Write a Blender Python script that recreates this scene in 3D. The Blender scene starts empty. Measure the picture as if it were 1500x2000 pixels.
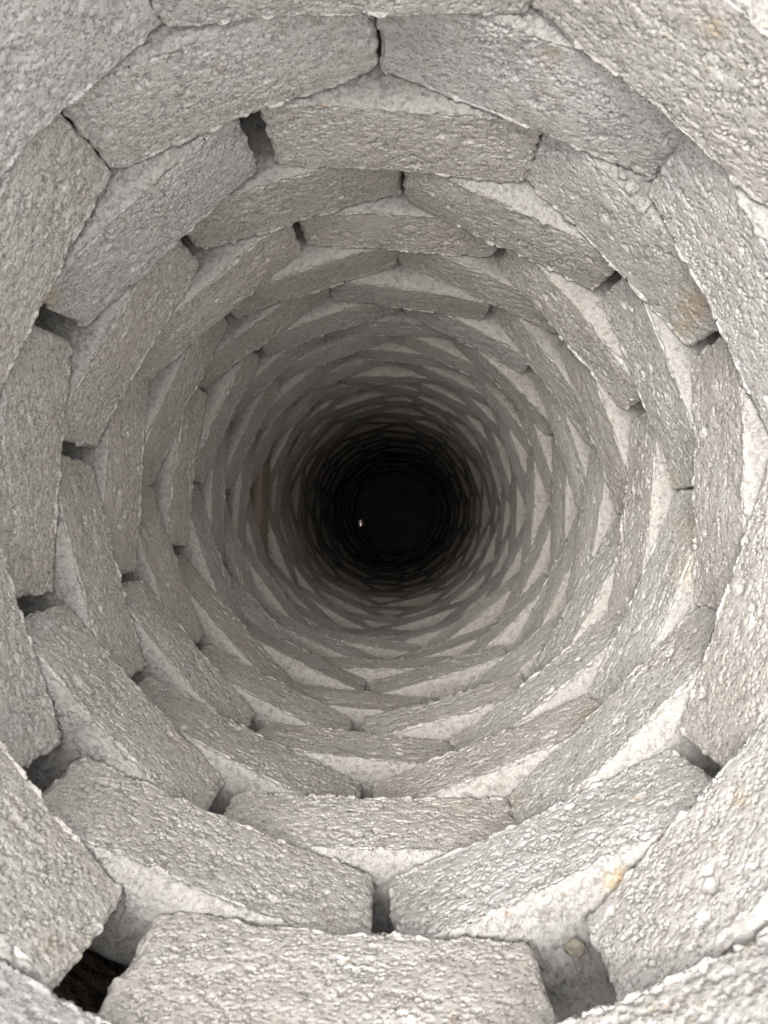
import bpy, math, random
import numpy as np

random.seed(7)
scene = bpy.context.scene
COL = scene.collection
R = math.radians

# ------------------------------------------------------------------ measures (metres)
H = 0.188            # course height
RIN = 0.47           # inner radius of a course at the middle of a block
BL = 0.39            # block length
BT = 0.15            # block thickness
CAM_Z = 0.256        # camera above the rim (rim and ground at z = 0)
F_PX = 1544.0        # focal length in photograph pixels (1500 x 2000)
CAM_X, CAM_Y = 0.031, -0.047

# ------------------------------------------------------------------ camera
cam = bpy.data.cameras.new('camera')
cam_o = bpy.data.objects.new('camera', cam)
COL.objects.link(cam_o)
cam.sensor_fit = 'VERTICAL'
cam.sensor_height = 36.0
cam.lens = F_PX / 2000.0 * 36.0
cam.clip_start = 0.01
cam.clip_end = 3000.0
cam_o.location = (CAM_X, CAM_Y, CAM_Z)
# looks straight down the shaft, tipped one degree off its axis
cam_o.rotation_euler = (math.atan(7 / F_PX), -math.atan(25 / F_PX) * -1.0, 0.0)
cam.dof.use_dof = True
cam.dof.focus_distance = 1.35
cam.dof.aperture_fstop = 10.0
scene.camera = cam_o

# ------------------------------------------------------------------ sky and sun
SUN_EL, SUN_AZ = R(78), R(154)          # azimuth measured counter-clockwise from +X
world = bpy.data.worlds.new('World')
scene.world = world
world.use_nodes = True
wn = world.node_tree
wn.nodes.clear()
sky = wn.nodes.new('ShaderNodeTexSky')
sky.sky_type = 'NISHITA'
sky.sun_disc = False
sky.sun_elevation = SUN_EL
sky.sun_rotation = R(90) - SUN_AZ
sky.dust_density = 3.0
hsv = wn.nodes.new('ShaderNodeHueSaturation')
hsv.inputs['Saturation'].default_value = 0.12      # overcast: the blue is gone
bg = wn.nodes.new('ShaderNodeBackground')
bg.inputs['Strength'].default_value = 0.15
wo = wn.nodes.new('ShaderNodeOutputWorld')
wn.links.new(sky.outputs[0], hsv.inputs['Color'])
wn.links.new(hsv.outputs[0], bg.inputs['Color'])
wn.links.new(bg.outputs[0], wo.inputs['Surface'])

sun = bpy.data.lights.new('sun', 'SUN')
sun.energy = 1.12
sun.angle = R(40)
sun.color = (1.0, 0.97, 0.93)
sun_o = bpy.data.objects.new('sun', sun)
COL.objects.link(sun_o)
sun_o.rotation_euler = (0.0, R(90) - SUN_EL, SUN_AZ)
sun_o.location = (-3, 3, 5)

scene.view_settings.view_transform = 'Standard'
scene.view_settings.look = 'None'
scene.view_settings.gamma = 1.0
scene.view_settings.use_curve_mapping = False
scene.view_settings.exposure = 2.35
scene.cycles.max_bounces = 12
scene.cycles.diffuse_bounces = 7

# ------------------------------------------------------------------ helpers
def srgb(r, g, b):
    f = lambda c: c / 12.92 if c <= 0.04045 else ((c + 0.055) / 1.055) ** 2.4
    return (f(r / 255), f(g / 255), f(b / 255), 1.0)

def hash3(ix, iy, iz, salt):
    h = (ix.astype(np.uint32) * np.uint32(73856093)) ^ (iy.astype(np.uint32) * np.uint32(19349663)) \
        ^ (iz.astype(np.uint32) * np.uint32(83492791)) ^ np.uint32(salt * 2654435761 & 0xffffffff)
    h ^= h >> np.uint32(13)
    h = h * np.uint32(1274126177)
    h ^= h >> np.uint32(16)
    h = h * np.uint32(2246822519)
    h ^= h >> np.uint32(13)
    return h

def unit(h):
    return (h & np.uint32(0xffffff)).astype(np.float32) / np.float32(16777216.0)

def worley(p, salt):
    """nearest and second nearest feature distance, and the hash of the nearest cell"""
    c = np.floor(p).astype(np.int64)
    f1 = np.full(len(p), 9.0, np.float32)
    f2 = np.full(len(p), 9.0, np.float32)
    idv = np.zeros(len(p), np.float32)
    for dx in (-1, 0, 1):
        for dy in (-1, 0, 1):
            for dz in (-1, 0, 1):
                q = c + np.array((dx, dy, dz))
                h = hash3(q[:, 0], q[:, 1], q[:, 2], salt)
                h2 = h * np.uint32(1664525) + np.uint32(1013904223)
                h2 ^= h2 >> np.uint32(15)
                h3 = h2 * np.uint32(22695477) + np.uint32(1)
                h3 ^= h3 >> np.uint32(14)
                ox = q[:, 0] + unit(h) - p[:, 0]
                oy = q[:, 1] + unit(h2) - p[:, 1]
                oz = q[:, 2] + unit(h3) - p[:, 2]
                d = np.sqrt(ox * ox + oy * oy + oz * oz).astype(np.float32)
                near = d < f1
                f2 = np.where(near, f1, np.minimum(f2, d))
                idv = np.where(near, unit(h3 * np.uint32(747796405)), idv)
                f1 = np.where(near, d, f1)
    return f1, f2, idv

def vnoise(p, salt):
    """smooth value noise in 0..1"""
    c = np.floor(p).astype(np.int64)
    t = (p - c).astype(np.float32)
    t = t * t * (3 - 2 * t)
    out = 0.0
    for dx in (0, 1):
        for dy in (0, 1):
            for dz in (0, 1):
                v = unit(hash3(c[:, 0] + dx, c[:, 1] + dy, c[:, 2] + dz, salt))
                w = (t[:, 0] if dx else 1 - t[:, 0]) * (t[:, 1] if dy else 1 - t[:, 1]) * (t[:, 2] if dz else 1 - t[:, 2])
                out = out + v * w
    return out

def axis(a, b, step, edge, fine_to=None, coarse=0.03):
    """sample positions from a to b: finer near both ends; beyond fine_to only coarse ones"""
    pts = [a, a + edge * 0.4, a + edge]
    end = b if fine_to is None else fine_to
    n = max(1, int(round((end - edge - pts[-1]) / step)))
    pts += [pts[-1] + (end - edge - pts[-1]) * (i + 1) / n for i in range(n)]
    if fine_to is not None:
        n = max(1, int(round((b - edge - pts[-1]) / coarse)))
        pts += [pts[-1] + (b - edge - pts[-1]) * (i + 1) / n for i in range(n)]
    pts += [b - edge * 0.4, b]
    return np.array(pts, np.float32)

def block_arrays(L, T, Hh, step, salt, rough=1.0, pits=3):
    """a cast block: x along its length, y from the inner face outwards, z up; grainy rounded box"""
    edge = 0.005 if step < 0.004 else 0.007
    xs = axis(-L / 2, L / 2, step, edge)
    ys = axis(0, T, step * 1.3, edge, fine_to=0.055, coarse=0.006 if step < 0.003 else 0.03)
    zs = axis(0, Hh, step, edge)
    nx, ny, nz = len(xs), len(ys), len(zs)
    idx = -np.ones((nx, ny, nz), np.int64)
    shell = np.zeros((nx, ny, nz), bool)
    shell[0], shell[-1], shell[:, 0], shell[:, :, -1] = True, True, True, True
    jb = 4                                          # the bedded underside is one face behind its front lip
    shell[:, :jb + 1, 0], shell[:, -1, 0] = True, True
    idx[shell] = np.arange(shell.sum())
    I, J, K = np.nonzero(shell)
    p = np.stack([xs[I], ys[J], zs[K]], 1)
    def quads(a, flip):
        q = np.stack([a[:-1, :-1], a[1:, :-1], a[1:, 1:], a[:-1, 1:]], -1).reshape(-1, 4)
        return q[:, ::-1] if flip else q
    F = np.concatenate([quads(idx[:, 0, :], False), quads(idx[0], True), quads(idx[-1], False),
                        quads(idx[:, :jb + 1, 0], True), quads(idx[:, :, -1], False)])
    back = list(idx[:, -1, 0]) + list(idx[-1, -1, 1:]) + list(idx[-2::-1, -1, -1]) + list(idx[0, -1, -2:0:-1])
    back = back[::-1]
    under = list(idx[:, jb, 0]) + list(idx[-1, jb + 1:, 0]) + list(idx[-2::-1, -1, 0]) + list(idx[0, -2:jb:-1, 0])
    under = under[::-1]
    off = np.array([(salt * 17.31) % 91, (salt * 5.77) % 67, (salt * 9.13) % 83], np.float32)
    # rounded, nibbled arrises
    nb = vnoise((p + off) * 22, salt + 1)
    nb2 = vnoise((p + off) * 85, salt + 2)
    ends = np.clip((np.abs(p[:, 0]) - (L / 2 - 0.045)) / 0.04, 0, 1)
    cn = vnoise((p * np.array([0.3, 1, 1]) + off) * 14, salt + 9)
    er = (0.0030 + 0.012 * nb ** 2 + 0.005 * nb2 + 0.013 * ends * cn ** 2)[:, None]
    lo = np.array([-L / 2, 0, 0], np.float32) + er
    hi = np.array([L / 2, T, Hh], np.float32) - er
    q = np.clip(p, lo, hi)
    d = p - q
    ln = np.linalg.norm(d, axis=1, keepdims=True)
    n = d / np.maximum(ln, 1e-6)
    v = q + n * np.minimum(er, ln)
    arris = np.clip((np.abs(n) > 0.25).sum(1) - 1, 0, 1)
    # grain
    top = np.clip(n[:, 2] * 1.7, 0, 1) ** 1.5
    f1, f2, cid = worley((v + off) * np.array([165, 165, 148], np.float32), salt + 3)
    g1, g2, gid = worley((v + off) * np.array([350, 350, 310], np.float32), salt + 7)
    lump = (1 - np.clip(f1 / 0.9, 0, 1) ** 2) * (0.35 + 1.0 * cid)
    small = (1 - np.clip(g1 / 0.9, 0, 1) ** 2) * (0.4 + 0.9 * gid)
    gate = np.clip((vnoise((v + off) * 130, salt + 4) - 0.57) * 9, 0, 1)
    gate_t = np.clip((vnoise((v + off) * 130, salt + 4) - 0.42) * 7, 0, 1)
    gate2 = np.clip((vnoise((v + off) * 210, salt + 10) - 0.52) * 6, 0, 1)
    crack = (1 - np.clip((f2 - f1) / 0.24, 0, 1)) * gate
    pore = (1 - np.clip((g2 - g1) / 0.30, 0, 1)) * gate2
    pit = np.clip(1.2 - g1 / 0.6, 0, 1) * (gid > 0.84)
    low = vnoise((v + off) * 9, salt + 5) - 0.5
    mid = vnoise((v + off) * 40, salt + 6) - 0.5
    h_face = -0.0036 * crack - 0.0050 * pit * (0.4 + gate2)
    h_top = 0.0003 * lump - 0.0040 * (1 - np.clip((f2 - f1) / 0.24, 0, 1)) * gate_t - 0.0014 * pore - 0.003 * pit
    rg = rough * np.clip(0.15 + 1.7 * vnoise((p + off) * 11, salt + 12) - 0.25 * ends, 0.3, 1.5)
    h = (h_face * (1 - top) + h_top * top) * rg + 0.006 * low + 0.0018 * mid + arris * 0.011 * (nb2 - 0.5)
    h = h - 0.005 * (1 - (2 * p[:, 0] / L) ** 2) * np.clip(-n[:, 1], 0, 1)     # the moulds hollow the faces a little
    # a few pores and broken-out grains
    rs = np.random.RandomState(salt)
    for _ in range(pits):
        c = np.array([rs.uniform(-L / 2, L / 2) * 0.9, 0, rs.uniform(0.15, 0.85) * Hh])
        s = rs.uniform(0.002, 0.0065)
        r2 = (((v - c) * np.array([1.0, 1.0, 0.9])) ** 2).sum(1)
        wob = 0.5 + 1.2 * vnoise((v + off) * 160, salt + 8)
        h -= rs.uniform(0.005, 0.010) * np.exp(-r2 / (s * wob) ** 2)
    inner = np.clip((T - 0.02 - p[:, 1]) / 0.02, 0, 1)          # leave the hidden back flat
    v = v + n * (h * inner)[:, None]
    return v.astype(np.float32), F, (back, under), top.astype(np.float32)

def make_mesh(name, v, F, back, attrs):
    me = bpy.data.meshes.new(name)
    nq = len(F)
    loops = np.concatenate([F.reshape(-1)] + [np.array(f) for f in back]).astype(np.int32)
    me.vertices.add(len(v))
    me.vertices.foreach_set('co', v.reshape(-1))
    me.loops.add(len(loops))
    me.loops.foreach_set('vertex_index', loops)
    me.polygons.add(nq + len(back))
    st = list(np.arange(nq) * 4)
    at0 = nq * 4
    for f in back:
        st.append(at0)
        at0 += len(f)
    me.polygons.foreach_set('loop_start', np.array(st, np.int32))
    me.update(calc_edges=True)
    for k, a in attrs.items():
        at = me.attributes.new(k, 'FLOAT', 'POINT')
        at.data.foreach_set('value', a.astype(np.float32))
    me.polygons.foreach_set('use_smooth', np.append(np.ones(nq, bool), np.zeros(len(back), bool)))
    me.validate()
    return me

def tag(o, **kw):
    for k, v in kw.items():
        o[k] = v
    return o

def link(name, data, parent=None):
    o = bpy.data.objects.new(name, data)
    COL.objects.link(o)
    if parent:
        o.parent = parent
    return o

# ------------------------------------------------------------------ materials
def concrete_material():
    m = bpy.data.materials.new('pumice_concrete')
    m.use_nodes = True
    nt = m.node_tree
    N, Lk = nt.nodes, nt.links
    b = N['Principled BSDF']
    b.inputs['Roughness'].default_value = 0.95
    b.inputs['Specular IOR Level'].default_value = 0.0
    tc = N.new('ShaderNodeTexCoord')
    oi = N.new('ShaderNodeObjectInfo')
    mul = N.new('ShaderNodeVectorMath'); mul.operation = 'MULTIPLY_ADD'
    comb = N.new('ShaderNodeCombineXYZ')
    for i in range(3):
        Lk.new(oi.outputs['Random'], comb.inputs[i])
    mul.inputs[1].default_value = (37, 53, 71)
    Lk.new(comb.outputs[0], mul.inputs[0])
    Lk.new(tc.outputs['Object'], mul.inputs[2])
    P = mul.outputs[0]

    def noise(scale, detail=3, rough=0.55):
        n = N.new('ShaderNodeTexNoise')
        n.inputs['Scale'].default_value = scale
        n.inputs['Detail'].default_value = detail
        n.inputs['Roughness'].default_value = rough
        Lk.new(P, n.inputs['Vector'])
        return n.outputs['Fac']
    def vor(scale, out='Color', feature='F1'):
        n = N.new('ShaderNodeTexVoronoi')
        n.feature = feature
        n.inputs['Scale'].default_value = scale
        Lk.new(P, n.inputs['Vector'])
        return n.outputs[out]
    def ramp(src, stops):
        r = N.new('ShaderNodeValToRGB')
        while len(r.color_ramp.elements) < len(stops):
            r.color_ramp.elements.new(0.5)
        for e, (pos, c) in zip(r.color_ramp.elements, stops):
            e.position, e.color = pos, c
        Lk.new(src, r.inputs[0])
        return r.outputs[0]
    def mix(fac, a, bcol, mode='MIX'):
        n = N.new('ShaderNodeMix'); n.data_type = 'RGBA'; n.blend_type = mode
        for s, v in (('Factor', fac), ('A', a), ('B', bcol)):
            i = [k for k in n.inputs if k.name == s and k.enabled][0] if s != 'Factor' else n.inputs[0]
            if hasattr(v, 'is_linked'): Lk.new(v, i)
            else: i.default_value = v
        return [o for o in n.outputs if o.enabled][0]

    # large tone drift of the cement, warm to cool
    base = ramp(noise(7, 4), [(0.30, (0.525, 0.500, 0.470, 1)), (0.5, (0.570, 0.550, 0.523, 1)), (0.72, (0.593, 0.580, 0.560, 1))])
    # each block its own batch
    batch = ramp(oi.outputs['Random'], [(0, (0.90, 0.895, 0.89, 1)), (0.35, (1.01, 0.988, 0.962, 1)), (0.7, (0.97, 0.975, 0.98, 1)), (1, (1.06, 1.045, 1.02, 1))])
    c = mix(1.0, base, batch, 'MULTIPLY')
    # block tops coloured darker to tone down the light they catch
    at = N.new('ShaderNodeAttribute'); at.attribute_name = 'top_dim'
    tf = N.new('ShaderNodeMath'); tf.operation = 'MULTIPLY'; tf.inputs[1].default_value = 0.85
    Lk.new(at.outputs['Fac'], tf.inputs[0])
    dim_dust = mix(oi.outputs['Alpha'], (0.17, 0.148, 0.125, 1), (0.335, 0.322, 0.302, 1))     # upper ledges dimmed in colour; deeper ones also tan with earth
    c = mix(tf.outputs[0], c, dim_dust)
    # grain by grain
    sep = N.new('ShaderNodeSeparateColor'); Lk.new(vor(165), sep.inputs[0])
    grain = ramp(sep.outputs[0], [(0, (0.68, 0.67, 0.66, 1)), (0.22, (0.93, 0.925, 0.92, 1)), (1, (1.07, 1.07, 1.065, 1))])
    c = mix(1.0, c, grain, 'MULTIPLY')
    tan = ramp(sep.outputs[1], [(0.945, (0, 0, 0, 1)), (0.965, (1, 1, 1, 1))])
    patch = ramp(noise(14, 2), [(0.52, (0, 0, 0, 1)), (0.66, (0.55, 0.55, 0.55, 1))])
    tanf = mix(1.0, tan, patch, 'MULTIPLY')
    c = mix(tanf, c, (0.40, 0.285, 0.19, 1))
    # fine dark flecks, painted in place of shaded pores
    fl = ramp(noise(270, 3, 0.6), [(0.37, (0.88, 0.88, 0.88, 1)), (0.44, (0, 0, 0, 1))])
    fl = mix(1.0, fl, ramp(noise(16, 2), [(0.34, (0.35, 0.35, 0.35, 1)), (0.60, (1, 1, 1, 1))]), 'MULTIPLY')
    c = mix(fl, c, (0.23, 0.22, 0.205, 1))
    # small dark specks
    sep2 = N.new('ShaderNodeSeparateColor'); Lk.new(vor(400), sep2.inputs[0])
    dark = ramp(sep2.outputs[0], [(0.925, (0, 0, 0, 1)), (0.94, (0.6, 0.6, 0.6, 1))])
    c = mix(dark, c, (0.20, 0.19, 0.175, 1))
    # faint buff bloom
    bloom = ramp(noise(18, 5, 0.65), [(0.60, (0, 0, 0, 1)), (0.80, (0.30, 0.30, 0.30, 1))])
    c = mix(bloom, c, (0.42, 0.35, 0.255, 1))
    # ochre stains, each with its own spot
    st = N.new('ShaderNodeAttribute'); st.attribute_name = 'stain'
    sn = N.new('ShaderNodeMath'); sn.operation = 'MULTIPLY'
    Lk.new(st.outputs['Fac'], sn.inputs[0])
    Lk.new(ramp(noise(95, 4, 0.7), [(0.36, (0.05, 0.05, 0.05, 1)), (0.60, (1, 1, 1, 1))]), sn.inputs[1])
    c = mix(sn.outputs[0], c, (0.44, 0.315, 0.165, 1))
    c = mix(1.0, c, oi.outputs['Color'], 'MULTIPLY')      # tone of the ring: the lower ones are darker
    Lk.new(c, b.inputs['Base Color'])
    # fine relief: grit, and the broken cracks between grains
    f1 = vor(420, 'Distance')
    nz = noise(700, 2)
    add = N.new('ShaderNodeMath'); add.operation = 'MULTIPLY_ADD'
    Lk.new(nz, add.inputs[0]); add.inputs[1].default_value = 0.5
    Lk.new(f1, add.inputs[2])
    def crack(scale, nscale, lo, width):
        edge = ramp(vor(scale, 'Distance', 'DISTANCE_TO_EDGE'), [(0.0, (1, 1, 1, 1)), (width, (0, 0, 0, 1))])
        gate = ramp(noise(nscale, 2), [(lo, (0, 0, 0, 1)), (lo + 0.08, (1, 1, 1, 1))])
        return mix(1.0, edge, gate, 'MULTIPLY')
    def scaled(col, f, nxt):
        m_ = N.new('ShaderNodeMath'); m_.operation = 'MULTIPLY_ADD'
        Lk.new(col, m_.inputs[0]); m_.inputs[1].default_value = f
        Lk.new(nxt, m_.inputs[2])
        return m_.outputs[0]
    hsum = scaled(crack(135, 110, 0.48, 0.10), 2.2, add.outputs[0])
    hsum = scaled(crack(290, 230, 0.52, 0.12), 1.3, hsum)
    bump = N.new('ShaderNodeBump')
    bump.inputs['Strength'].default_value = 0.22
    bump.inputs['Distance'].default_value = 0.0011
    bump.invert = True
    Lk.new(hsum, bump.inputs['Height'])
    Lk.new(bump.outputs[0], b.inputs['Normal'])
    return m

def simple(name, col, rough=0.95, col2=None, scale=30, bump=0.0, metallic=0.0):
    m = bpy.data.materials.new(name)
    m.use_nodes = True
    nt = m.node_tree
    b = nt.nodes['Principled BSDF']
    b.inputs['Roughness'].default_value = rough
    b.inputs['Metallic'].default_value = metallic
    b.inputs['Base Color'].default_value = col
    tc = nt.nodes.new('ShaderNodeTexCoord')
    n = nt.nodes.new('ShaderNodeTexNoise')
    n.inputs['Scale'].default_value = scale
    n.inputs['Detail'].default_value = 6
    nt.links.new(tc.outputs['Object'], n.inputs['Vector'])
    if col2:
        r = nt.nodes.new('ShaderNodeValToRGB')
        r.color_ramp.elements[0].position, r.color_ramp.elements[0].color = 0.35, col
        r.color_ramp.elements[1].position, r.color_ramp.elements[1].color = 0.65, col2
        nt.links.new(n.outputs['Fac'], r.inputs[0])
        nt.links.new(r.outputs[0], b.inputs['Base Color'])
    if bump:
        bn = nt.nodes.new('ShaderNodeBump')
        bn.inputs['Distance'].default_value = bump
        nt.links.new(n.outputs['Fac'], bn.inputs['Height'])
        nt.links.new(bn.outputs[0], b.inputs['Normal'])
    return m

M_CON = concrete_material()
M_SOIL = simple('dark_soil', (0.045, 0.034, 0.025, 1), 1.0, (0.085, 0.062, 0.044, 1), 26, 0.02)
M_SAND = simple('dry_ground', (0.21, 0.175, 0.13, 1), 1.0, (0.29, 0.25, 0.195, 1), 9, 0.02)
M_MUD = simple('wet_mud', (0.020, 0.017, 0.015, 1), 0.9, (0.034, 0.028, 0.024, 1), 7, 0.03)
M_STONE = simple('tan_stone', (0.17, 0.145, 0.115, 1), 0.95, (0.27, 0.24, 0.20, 1), 160, 0.002)
M_CRUMB = simple('grey_crumb', (0.27, 0.26, 0.245, 1), 0.95, (0.40, 0.385, 0.36, 1), 260, 0.002)
M_FOIL = simple('crumpled_foil', (0.62, 0.48, 0.48, 1), 0.2, None, 60, 0.0, 1.0)

# ------------------------------------------------------------------ where the joints of each course stand
def to_world(u, v, d):
    return CAM_X + (u - 775.0) / F_PX * d, CAM_Y - (v - 1007.0) / F_PX * d

def depth(k):                       # camera to the lower edge of course k
    return 0.820 + 0.188 * k

JOINTS = {   # where the joint gaps of the upper courses are seen (photograph pixels) or their bearing
    -1: [-95, -50, -5, 40, 92, 135, 180, 225],
    0: [(1024, 25), -27, 20, (1115, 1880), (215, 1880), 162, -152, (300, 0)],
    1: [(740, 90), (1312, 318), -3, (1378, 1495), (742, 1755), (75, 1520), 184, (165, 265)],
    2: [(505, 265), (1030, 325), (1390, 665), (1395, 1190), (1000, 1580), (440, 1555), (75, 1180), (85, 620)],
    3: [(790, 352), (1203, 545), (1340, 955), (1175, 1385), (715, 1535), (255, 1335), (115, 880), (350, 455)],
    4: [(580, 445), (980, 490), (1237, 803), (1205, 1195), (885, 1465), (512, 1395), (225, 1140), (235, 715)],
    5: [(772, 495), (1092, 660), (1135, 998), (1035, 1337), (703, 1398), (395, 1255), (265, 945), (430, 600)],
}
GAP = {(0, 3): 0.058, (0, 4): 0.045, (1, 4): 0.028, (1, 5): 0.030, (1, 3): 0.022, (2, 0): 0.032, (2, 5): 0.024, (2, 6): 0.030,
       (2, 7): 0.035, (3, 4): 0.024, (3, 6): 0.030, (3, 5): 0.016, (3, 7): 0.018, (1, 7): 0.006, (1, 0): 0.006, (2, 2): 0.016}
for _k, _i in ((3, 0), (3, 1), (4, 0), (4, 1), (4, 2), (4, 5), (4, 6), (5, 1), (5, 3), (5, 4), (5, 5), (5, 7),
               (6, 3), (6, 6), (7, 1), (7, 4), (7, 7), (8, 3), (8, 5), (9, 2), (9, 6), (10, 4)):
    GAP[(_k, _i)] = 0.017 + 0.004 * ((_k * 3 + _i) % 3)
N_COURSE = 50                        # -2 .. 47
FIRST = -2
rng = random.Random(11)

def joint_angles(k):
    if k in JOINTS:
        out = []
        for j in JOINTS[k]:
            if isinstance(j, tuple):
                x, y = to_world(j[0], j[1], depth(k) - 0.03)
                out.append(math.atan2(y, x))
            else:
                out.append(-R(j))
        # make them run on in one sense (clockwise seen from above)
        res = [out[0]]
        for a in out[1:]:
            while a > res[-1]:
                a -= 2 * math.pi
            while a < res[-1] - 2 * math.pi:
                a += 2 * math.pi
            res.append(a)
        return res
    base = -R(-86 if k % 2 else -108)
    drift = R(2.2) * math.sin(k * 1.7)
    return [base + drift - R(45) * i + rng.uniform(-1, 1) * R(2.4) for i in range(8)]

# stains: photograph pixel, course, size in metres, strength
STAINS = [((1350, 600), 2, 0.026, 1.0), ((1335, 640), 2, 0.018, .8), ((1425, 880), 1, 0.030, .55), ((1345, 1030), 3, 0.035, .55),
          ((1330, 1110), 3, 0.03, .4), ((1205, 1722), 1, 0.020, .95), ((88, 575), 2, 0.016, .95), ((165, 1875), 0, 0.018, .55),
          ((100, 1860), 0, 0.016, .4), ((150, 1940), -1, 0.007, 1.0), ((225, 1970), -1, 0.010, 1.0), ((30, 1875), -1, 0.006, .8),
          ((1040, 385), 2, 0.012, .8), ((1165, 560), 3, 0.010, .4), ((1310, 940), 3, 0.018, .6), ((1160, 1415), 3, 0.03, .5),
          ((1390, 60), 0, 0.014, .7), ((1075, 110), 1, 0.015, .55), ((1440, 1555), 0, 0.012, .6), ((495, 265), 3, 0.016, .6),
          ((385, 955), 6, 0.02, .5), ((600, 1250), 8, 0.02, .7), ((1010, 1565), 2, 0.012, .6), ((1460, 1840), -1, 0.007, .6)]

well = link('well_shaft', None)
tag(well, label='deep round well shaft lined with staggered rings of rough pale grey concrete blocks', category='well')
well.location = (0, 0, 0)

def place(k, i, angs):
    """where block i of course k stands: centre bearing, inner radius, length"""
    a0 = angs[i]
    a1 = angs[(i + 1) % 8] - (2 * math.pi if i == 7 else 0)
    span = a0 - a1
    g0 = (GAP.get((k, i), 0.0) - 0.009) / 2
    g1 = (GAP.get((k, (i + 1) % 8), 0.0) - 0.009) / 2
    rm = RIN + rng.uniform(-1, 1) * (0.006 if k < 5 else 0.011)
    if span < R(43):
        rm += 0.008
    Lmax = 2 * rm * math.tan(span / 2) - g0 - g1
    L = min(Lmax, 0.46)
    mid = (a0 + a1) / 2 + (g1 - g0) * 0.5 / rm
    return mid, rm, L

NEAR, MID, FAR = 4, 10, 35            # the last course built at each fineness
variants = {}
def shared(kind, n, step, mat=None):
    if kind not in variants:
        variants[kind] = []
        for s in range(n):
            v, F, back, top = block_arrays(BL, BT, H, step, 900 + s * 13 + len(variants) * 71, pits=2)
            me = make_mesh('block', v, F, back, {'top_dim': top})
            me.materials.append(mat or M_CON)
            variants[kind].append(me)
    return variants[kind]

def ring_tone(k):            # full colour at the top, darker ring by ring towards the bottom
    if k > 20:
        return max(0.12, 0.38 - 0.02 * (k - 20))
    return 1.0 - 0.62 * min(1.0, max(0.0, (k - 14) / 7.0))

rest_v, rest_f = [], []
count = 0
for k in range(FIRST, FIRST + N_COURSE):
    angs = joint_angles(k)
    zb = CAM_Z - depth(k)
    for i in range(8):
        mid, rm, L = place(k, i, angs)
        yaw = mid - math.pi / 2 + rng.uniform(-1, 1) * R(1.2 if k < 5 else 2.0)      # local +y points outwards
        tilt = (rng.uniform(-1, 1) * R(1.3), rng.uniform(-1, 1) * R(0.5))
        loc = (rm * math.cos(mid), rm * math.sin(mid), zb)
        if k <= FAR:
            # does its inner face come into the photograph?
            seen = False
            for t in (-0.5, -0.25, 0, 0.25, 0.5):
                for dz in (0.0, H):
                    dd = CAM_Z - zb - dz
                    wx_ = loc[0] - math.sin(mid) * L * t
                    wy_ = loc[1] + math.cos(mid) * L * t
                    if abs((wx_ - CAM_X) / dd * F_PX + 25) < 765 and abs((wy_ - CAM_Y) / dd * F_PX - 7) < 1015:
                        seen = True
            if k <= NEAR and seen:
                salt = 31 + (k + 2) * 8 + i
                step = {-1: 0.0024, 0: 0.0016, 1: 0.0016, 2: 0.0018, 3: 0.0021, 4: 0.0026}[k]
                v, F, back, top = block_arrays(L, 0.112 if (k, i) == (1, 4) else BT, H - 0.002, step, salt, pits=rng.randint(4, 9))
                ca, sa = math.cos(yaw), math.sin(yaw)
                wx = loc[0] + v[:, 0] * ca - v[:, 1] * sa
                wy = loc[1] + v[:, 0] * sa + v[:, 1] * ca
                wz = loc[2] + v[:, 2]
                stain = np.zeros(len(v), np.float32)
                for (px, ck, s, amt) in STAINS:
                    if ck != k:
                        continue
                    dd = CAM_Z - wz
                    uu = 775.0 + (wx - CAM_X) / dd * F_PX
                    vv = 1007.0 - (wy - CAM_Y) / dd * F_PX
                    dm = np.hypot(uu - px[0], vv - px[1]) * dd / F_PX
                    stain = np.maximum(stain, 0.7 * amt * np.clip(1.6 - dm / s * 1.35, 0, 1))
                me = make_mesh('block', v, F, back, {'top_dim': top, 'stain': stain})
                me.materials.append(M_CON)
                o = link('block', me, well)
                if stain.max() > 0.45:
                    o['label'] = 'grey concrete block with an ochre stain on it'
            else:
                ms = shared('mid', 9, 0.0042) if NEAR < k <= MID else (shared('far', 8, 0.011) if k < 18 else shared('deep', 6, 0.016))
                o = link('block', ms[rng.randrange(len(ms))], well)
                o.scale = (L / BL, 1.0, (H - 0.002) / H)
            w = ring_tone(k) * rng.uniform(0.93, 1.0)
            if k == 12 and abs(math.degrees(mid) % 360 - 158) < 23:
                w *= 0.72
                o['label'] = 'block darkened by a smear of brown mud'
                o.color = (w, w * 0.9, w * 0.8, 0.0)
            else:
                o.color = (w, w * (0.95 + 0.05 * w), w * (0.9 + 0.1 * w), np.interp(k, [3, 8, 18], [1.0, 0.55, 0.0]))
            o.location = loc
            o.rotation_euler = (tilt[0], tilt[1], yaw)
            count += 1
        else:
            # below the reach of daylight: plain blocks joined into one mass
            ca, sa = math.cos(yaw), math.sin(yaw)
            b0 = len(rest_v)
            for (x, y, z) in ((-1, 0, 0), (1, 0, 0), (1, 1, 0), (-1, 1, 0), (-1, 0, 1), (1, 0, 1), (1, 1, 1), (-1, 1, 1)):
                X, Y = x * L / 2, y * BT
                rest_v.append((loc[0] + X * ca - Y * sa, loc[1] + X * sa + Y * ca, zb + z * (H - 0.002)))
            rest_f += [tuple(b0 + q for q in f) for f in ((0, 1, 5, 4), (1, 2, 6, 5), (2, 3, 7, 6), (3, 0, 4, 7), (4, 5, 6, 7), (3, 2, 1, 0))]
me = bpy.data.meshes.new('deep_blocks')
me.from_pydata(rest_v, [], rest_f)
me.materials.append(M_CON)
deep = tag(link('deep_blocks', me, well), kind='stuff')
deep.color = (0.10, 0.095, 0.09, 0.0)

ZFLOOR = CAM_Z - depth(FIRST + N_COURSE - 1)

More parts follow.
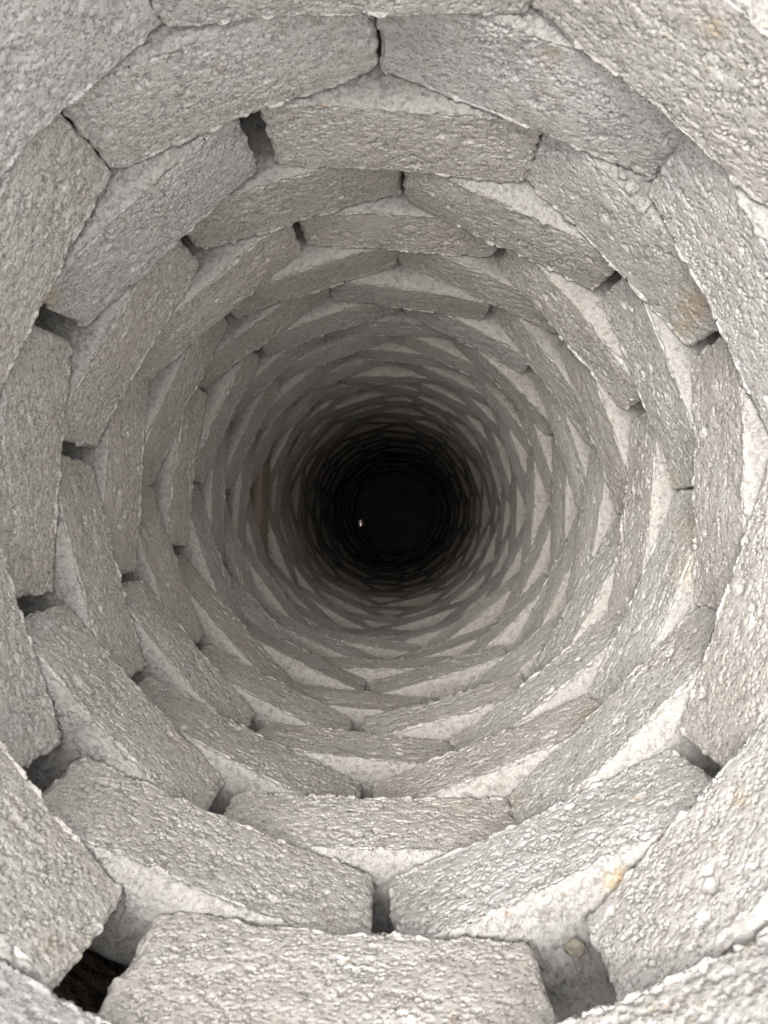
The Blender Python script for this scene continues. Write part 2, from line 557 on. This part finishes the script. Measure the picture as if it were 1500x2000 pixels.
# ------------------------------------------------------------------ the earth round the shaft, the floor and the ground
def ring_sheet(name, prof, seg, mat, wob=0.0):
    """surface of revolution through (radius, z) pairs"""
    vs, fs = [], []
    r_ = random.Random(5)
    for (rr, z) in prof:
        for s in range(seg):
            a = 2 * math.pi * s / seg
            w = r_.uniform(-1, 1) * wob
            vs.append(((rr + w) * math.cos(a), (rr + w) * math.sin(a), z + w * 0.4))
    for j in range(len(prof) - 1):
        for s in range(seg):
            t = (s + 1) % seg
            fs.append((j * seg + s, j * seg + t, (j + 1) * seg + t, (j + 1) * seg + s))
    m = bpy.data.meshes.new(name)
    m.from_pydata(vs, [], fs)
    m.materials.append(mat)
    for p in m.polygons: p.use_smooth = True
    return m

zs_ = [0.0 - 0.25 * i for i in range(int((-ZFLOOR + 0.3) / 0.25) + 1)]
soil = link('soil', ring_sheet('soil', [(0.69, z) for z in zs_[::-1]], 48, M_SOIL, 0.006))
tag(soil, kind='structure')
gprof = [(0.695, -0.003), (0.8, 0.0), (1.2, 0.01), (2, 0.0), (4, 0.02), (9, 0.0), (25, 0.05), (80, 0.0), (300, 0.0), (1200, 0.0)]
ground = link('ground', ring_sheet('ground', gprof, 64, M_SAND, 0.0))
tag(ground, kind='structure')
import bmesh
bm = bmesh.new()
bmesh.ops.create_grid(bm, x_segments=40, y_segments=40, size=0.75)
r_ = random.Random(3)
for v in bm.verts:
    v.co.z = 0.012 * r_.uniform(-1, 1) + 0.02 * math.sin(v.co.x * 7) * math.cos(v.co.y * 6)
fm = bpy.data.meshes.new('well_floor'); bm.to_mesh(fm); bm.free()
fm.materials.append(M_MUD)
floor = link('well_floor', fm); floor.location.z = ZFLOOR + 0.03
tag(floor, kind='structure')

# ------------------------------------------------------------------ small loose things
def lump(name, size, mat, seed, flat=0.75, sub=2, rugged=0.22):
    b = bmesh.new()
    bmesh.ops.create_icosphere(b, subdivisions=sub, radius=1.0)
    rr = random.Random(seed)
    ph = [(rr.uniform(1.5, 4), rr.uniform(1.5, 4), rr.uniform(1.5, 4), rr.uniform(0, 6)) for _ in range(5)]
    for v in b.verts:
        w = sum(math.sin(v.co.x * p[0] + v.co.y * p[1] + v.co.z * p[2] + p[3]) for p in ph) * 0.07
        v.co *= size * (1 + w * 1.6 + rr.uniform(-1, 1) * rugged)
        v.co.z *= flat
        v.co.x *= 1.15
    m = bpy.data.meshes.new(name); b.to_mesh(m); b.free()
    m.materials.append(mat)
    return m

def on_ledge(u, v, k, up=0.0):
    """a spot on the top of course k seen at photograph pixel (u, v)"""
    d = depth(k) - H
    x, y = to_world(u, v, d)
    return (x, y, CAM_Z - d + up)

peb = link('pebble', lump('pebble', 0.0095, M_STONE, 4, 0.65, 2, 0.16))
peb.location = on_ledge(1120, 1842, 1, 0.006)
tag(peb, label='round tan pebble alone in the wide joint gap right of the bottom block', category='pebble')
CRUMBS = [
    (1232, 368, .0085, 'largest grey concrete crumb in the little heap below the upper right joint'),
    (1268, 345, .0070, 'rough grey crumb in the heap, tucked under the right end of the block above'),
    (1252, 402, .0078, 'grey crumb lying lowest in the heap below the upper right joint'),
    (1284, 376, .0056, 'small grey crumb against the end of the tall right block, beside the heap'),
    (1214, 345, .0052, 'smallest grey crumb, leftmost of the heap below the upper right joint'),
]
for n, (u, v, s, lab) in enumerate(CRUMBS):
    o = link('crumb', lump('crumb', s, M_CRUMB, 20 + n, 0.8))
    o.location = on_ledge(u, v, 2, s * 0.5)
    o.rotation_euler = (0, 0, n * 1.3)
    tag(o, label=lab, category='crumb', group='loose crumbs on the upper right ledge')
BROWN = [
    (992, 1558, .0060, 'largest brown pebble in the joint at the right end of the lower middle block'),
    (1006, 1545, .0046, 'upper brown pebble in the joint at the right end of the lower middle block'),
    (998, 1571, .0050, 'lowest brown pebble in the joint at the right end of the lower middle block'),
]
for n, (u, v, s, lab) in enumerate(BROWN):
    o = link('pebble', lump('pebble', s, M_STONE, 40 + n, 0.7, 2, 0.12))
    o.location = on_ledge(u, v, 3, s * 0.5)
    o.rotation_euler = (0, 0, n * 2.1)
    tag(o, label=lab, category='pebble', group='brown pebbles by the lower middle block')

# scrap of foil lying on the floor, catching the sky
b = bmesh.new()
bmesh.ops.create_grid(b, x_segments=9, y_segments=9, size=0.032)
rr = random.Random(9)
for v in b.verts:
    v.co.x += rr.uniform(-.005, .005); v.co.y += rr.uniform(-.005, .005)
    v.co.z = rr.uniform(0, 0.0018) + 0.006 * (v.co.x / .032) ** 2 + 0.004
m = bpy.data.meshes.new('foil_scrap'); b.to_mesh(m); b.free()
m.materials.append(M_FOIL)
fo = link('foil_scrap', m)
x, y = to_world(705, 1022, CAM_Z - ZFLOOR - 0.05)
fo.location = (x, y, ZFLOOR + 0.055)
sm = fo.modifiers.new('thickness', 'SOLIDIFY'); sm.thickness = 0.0015
tag(fo, label='small crumpled pinkish foil scrap glinting on the dark floor of the well', category='litter')
print('blocks', count)
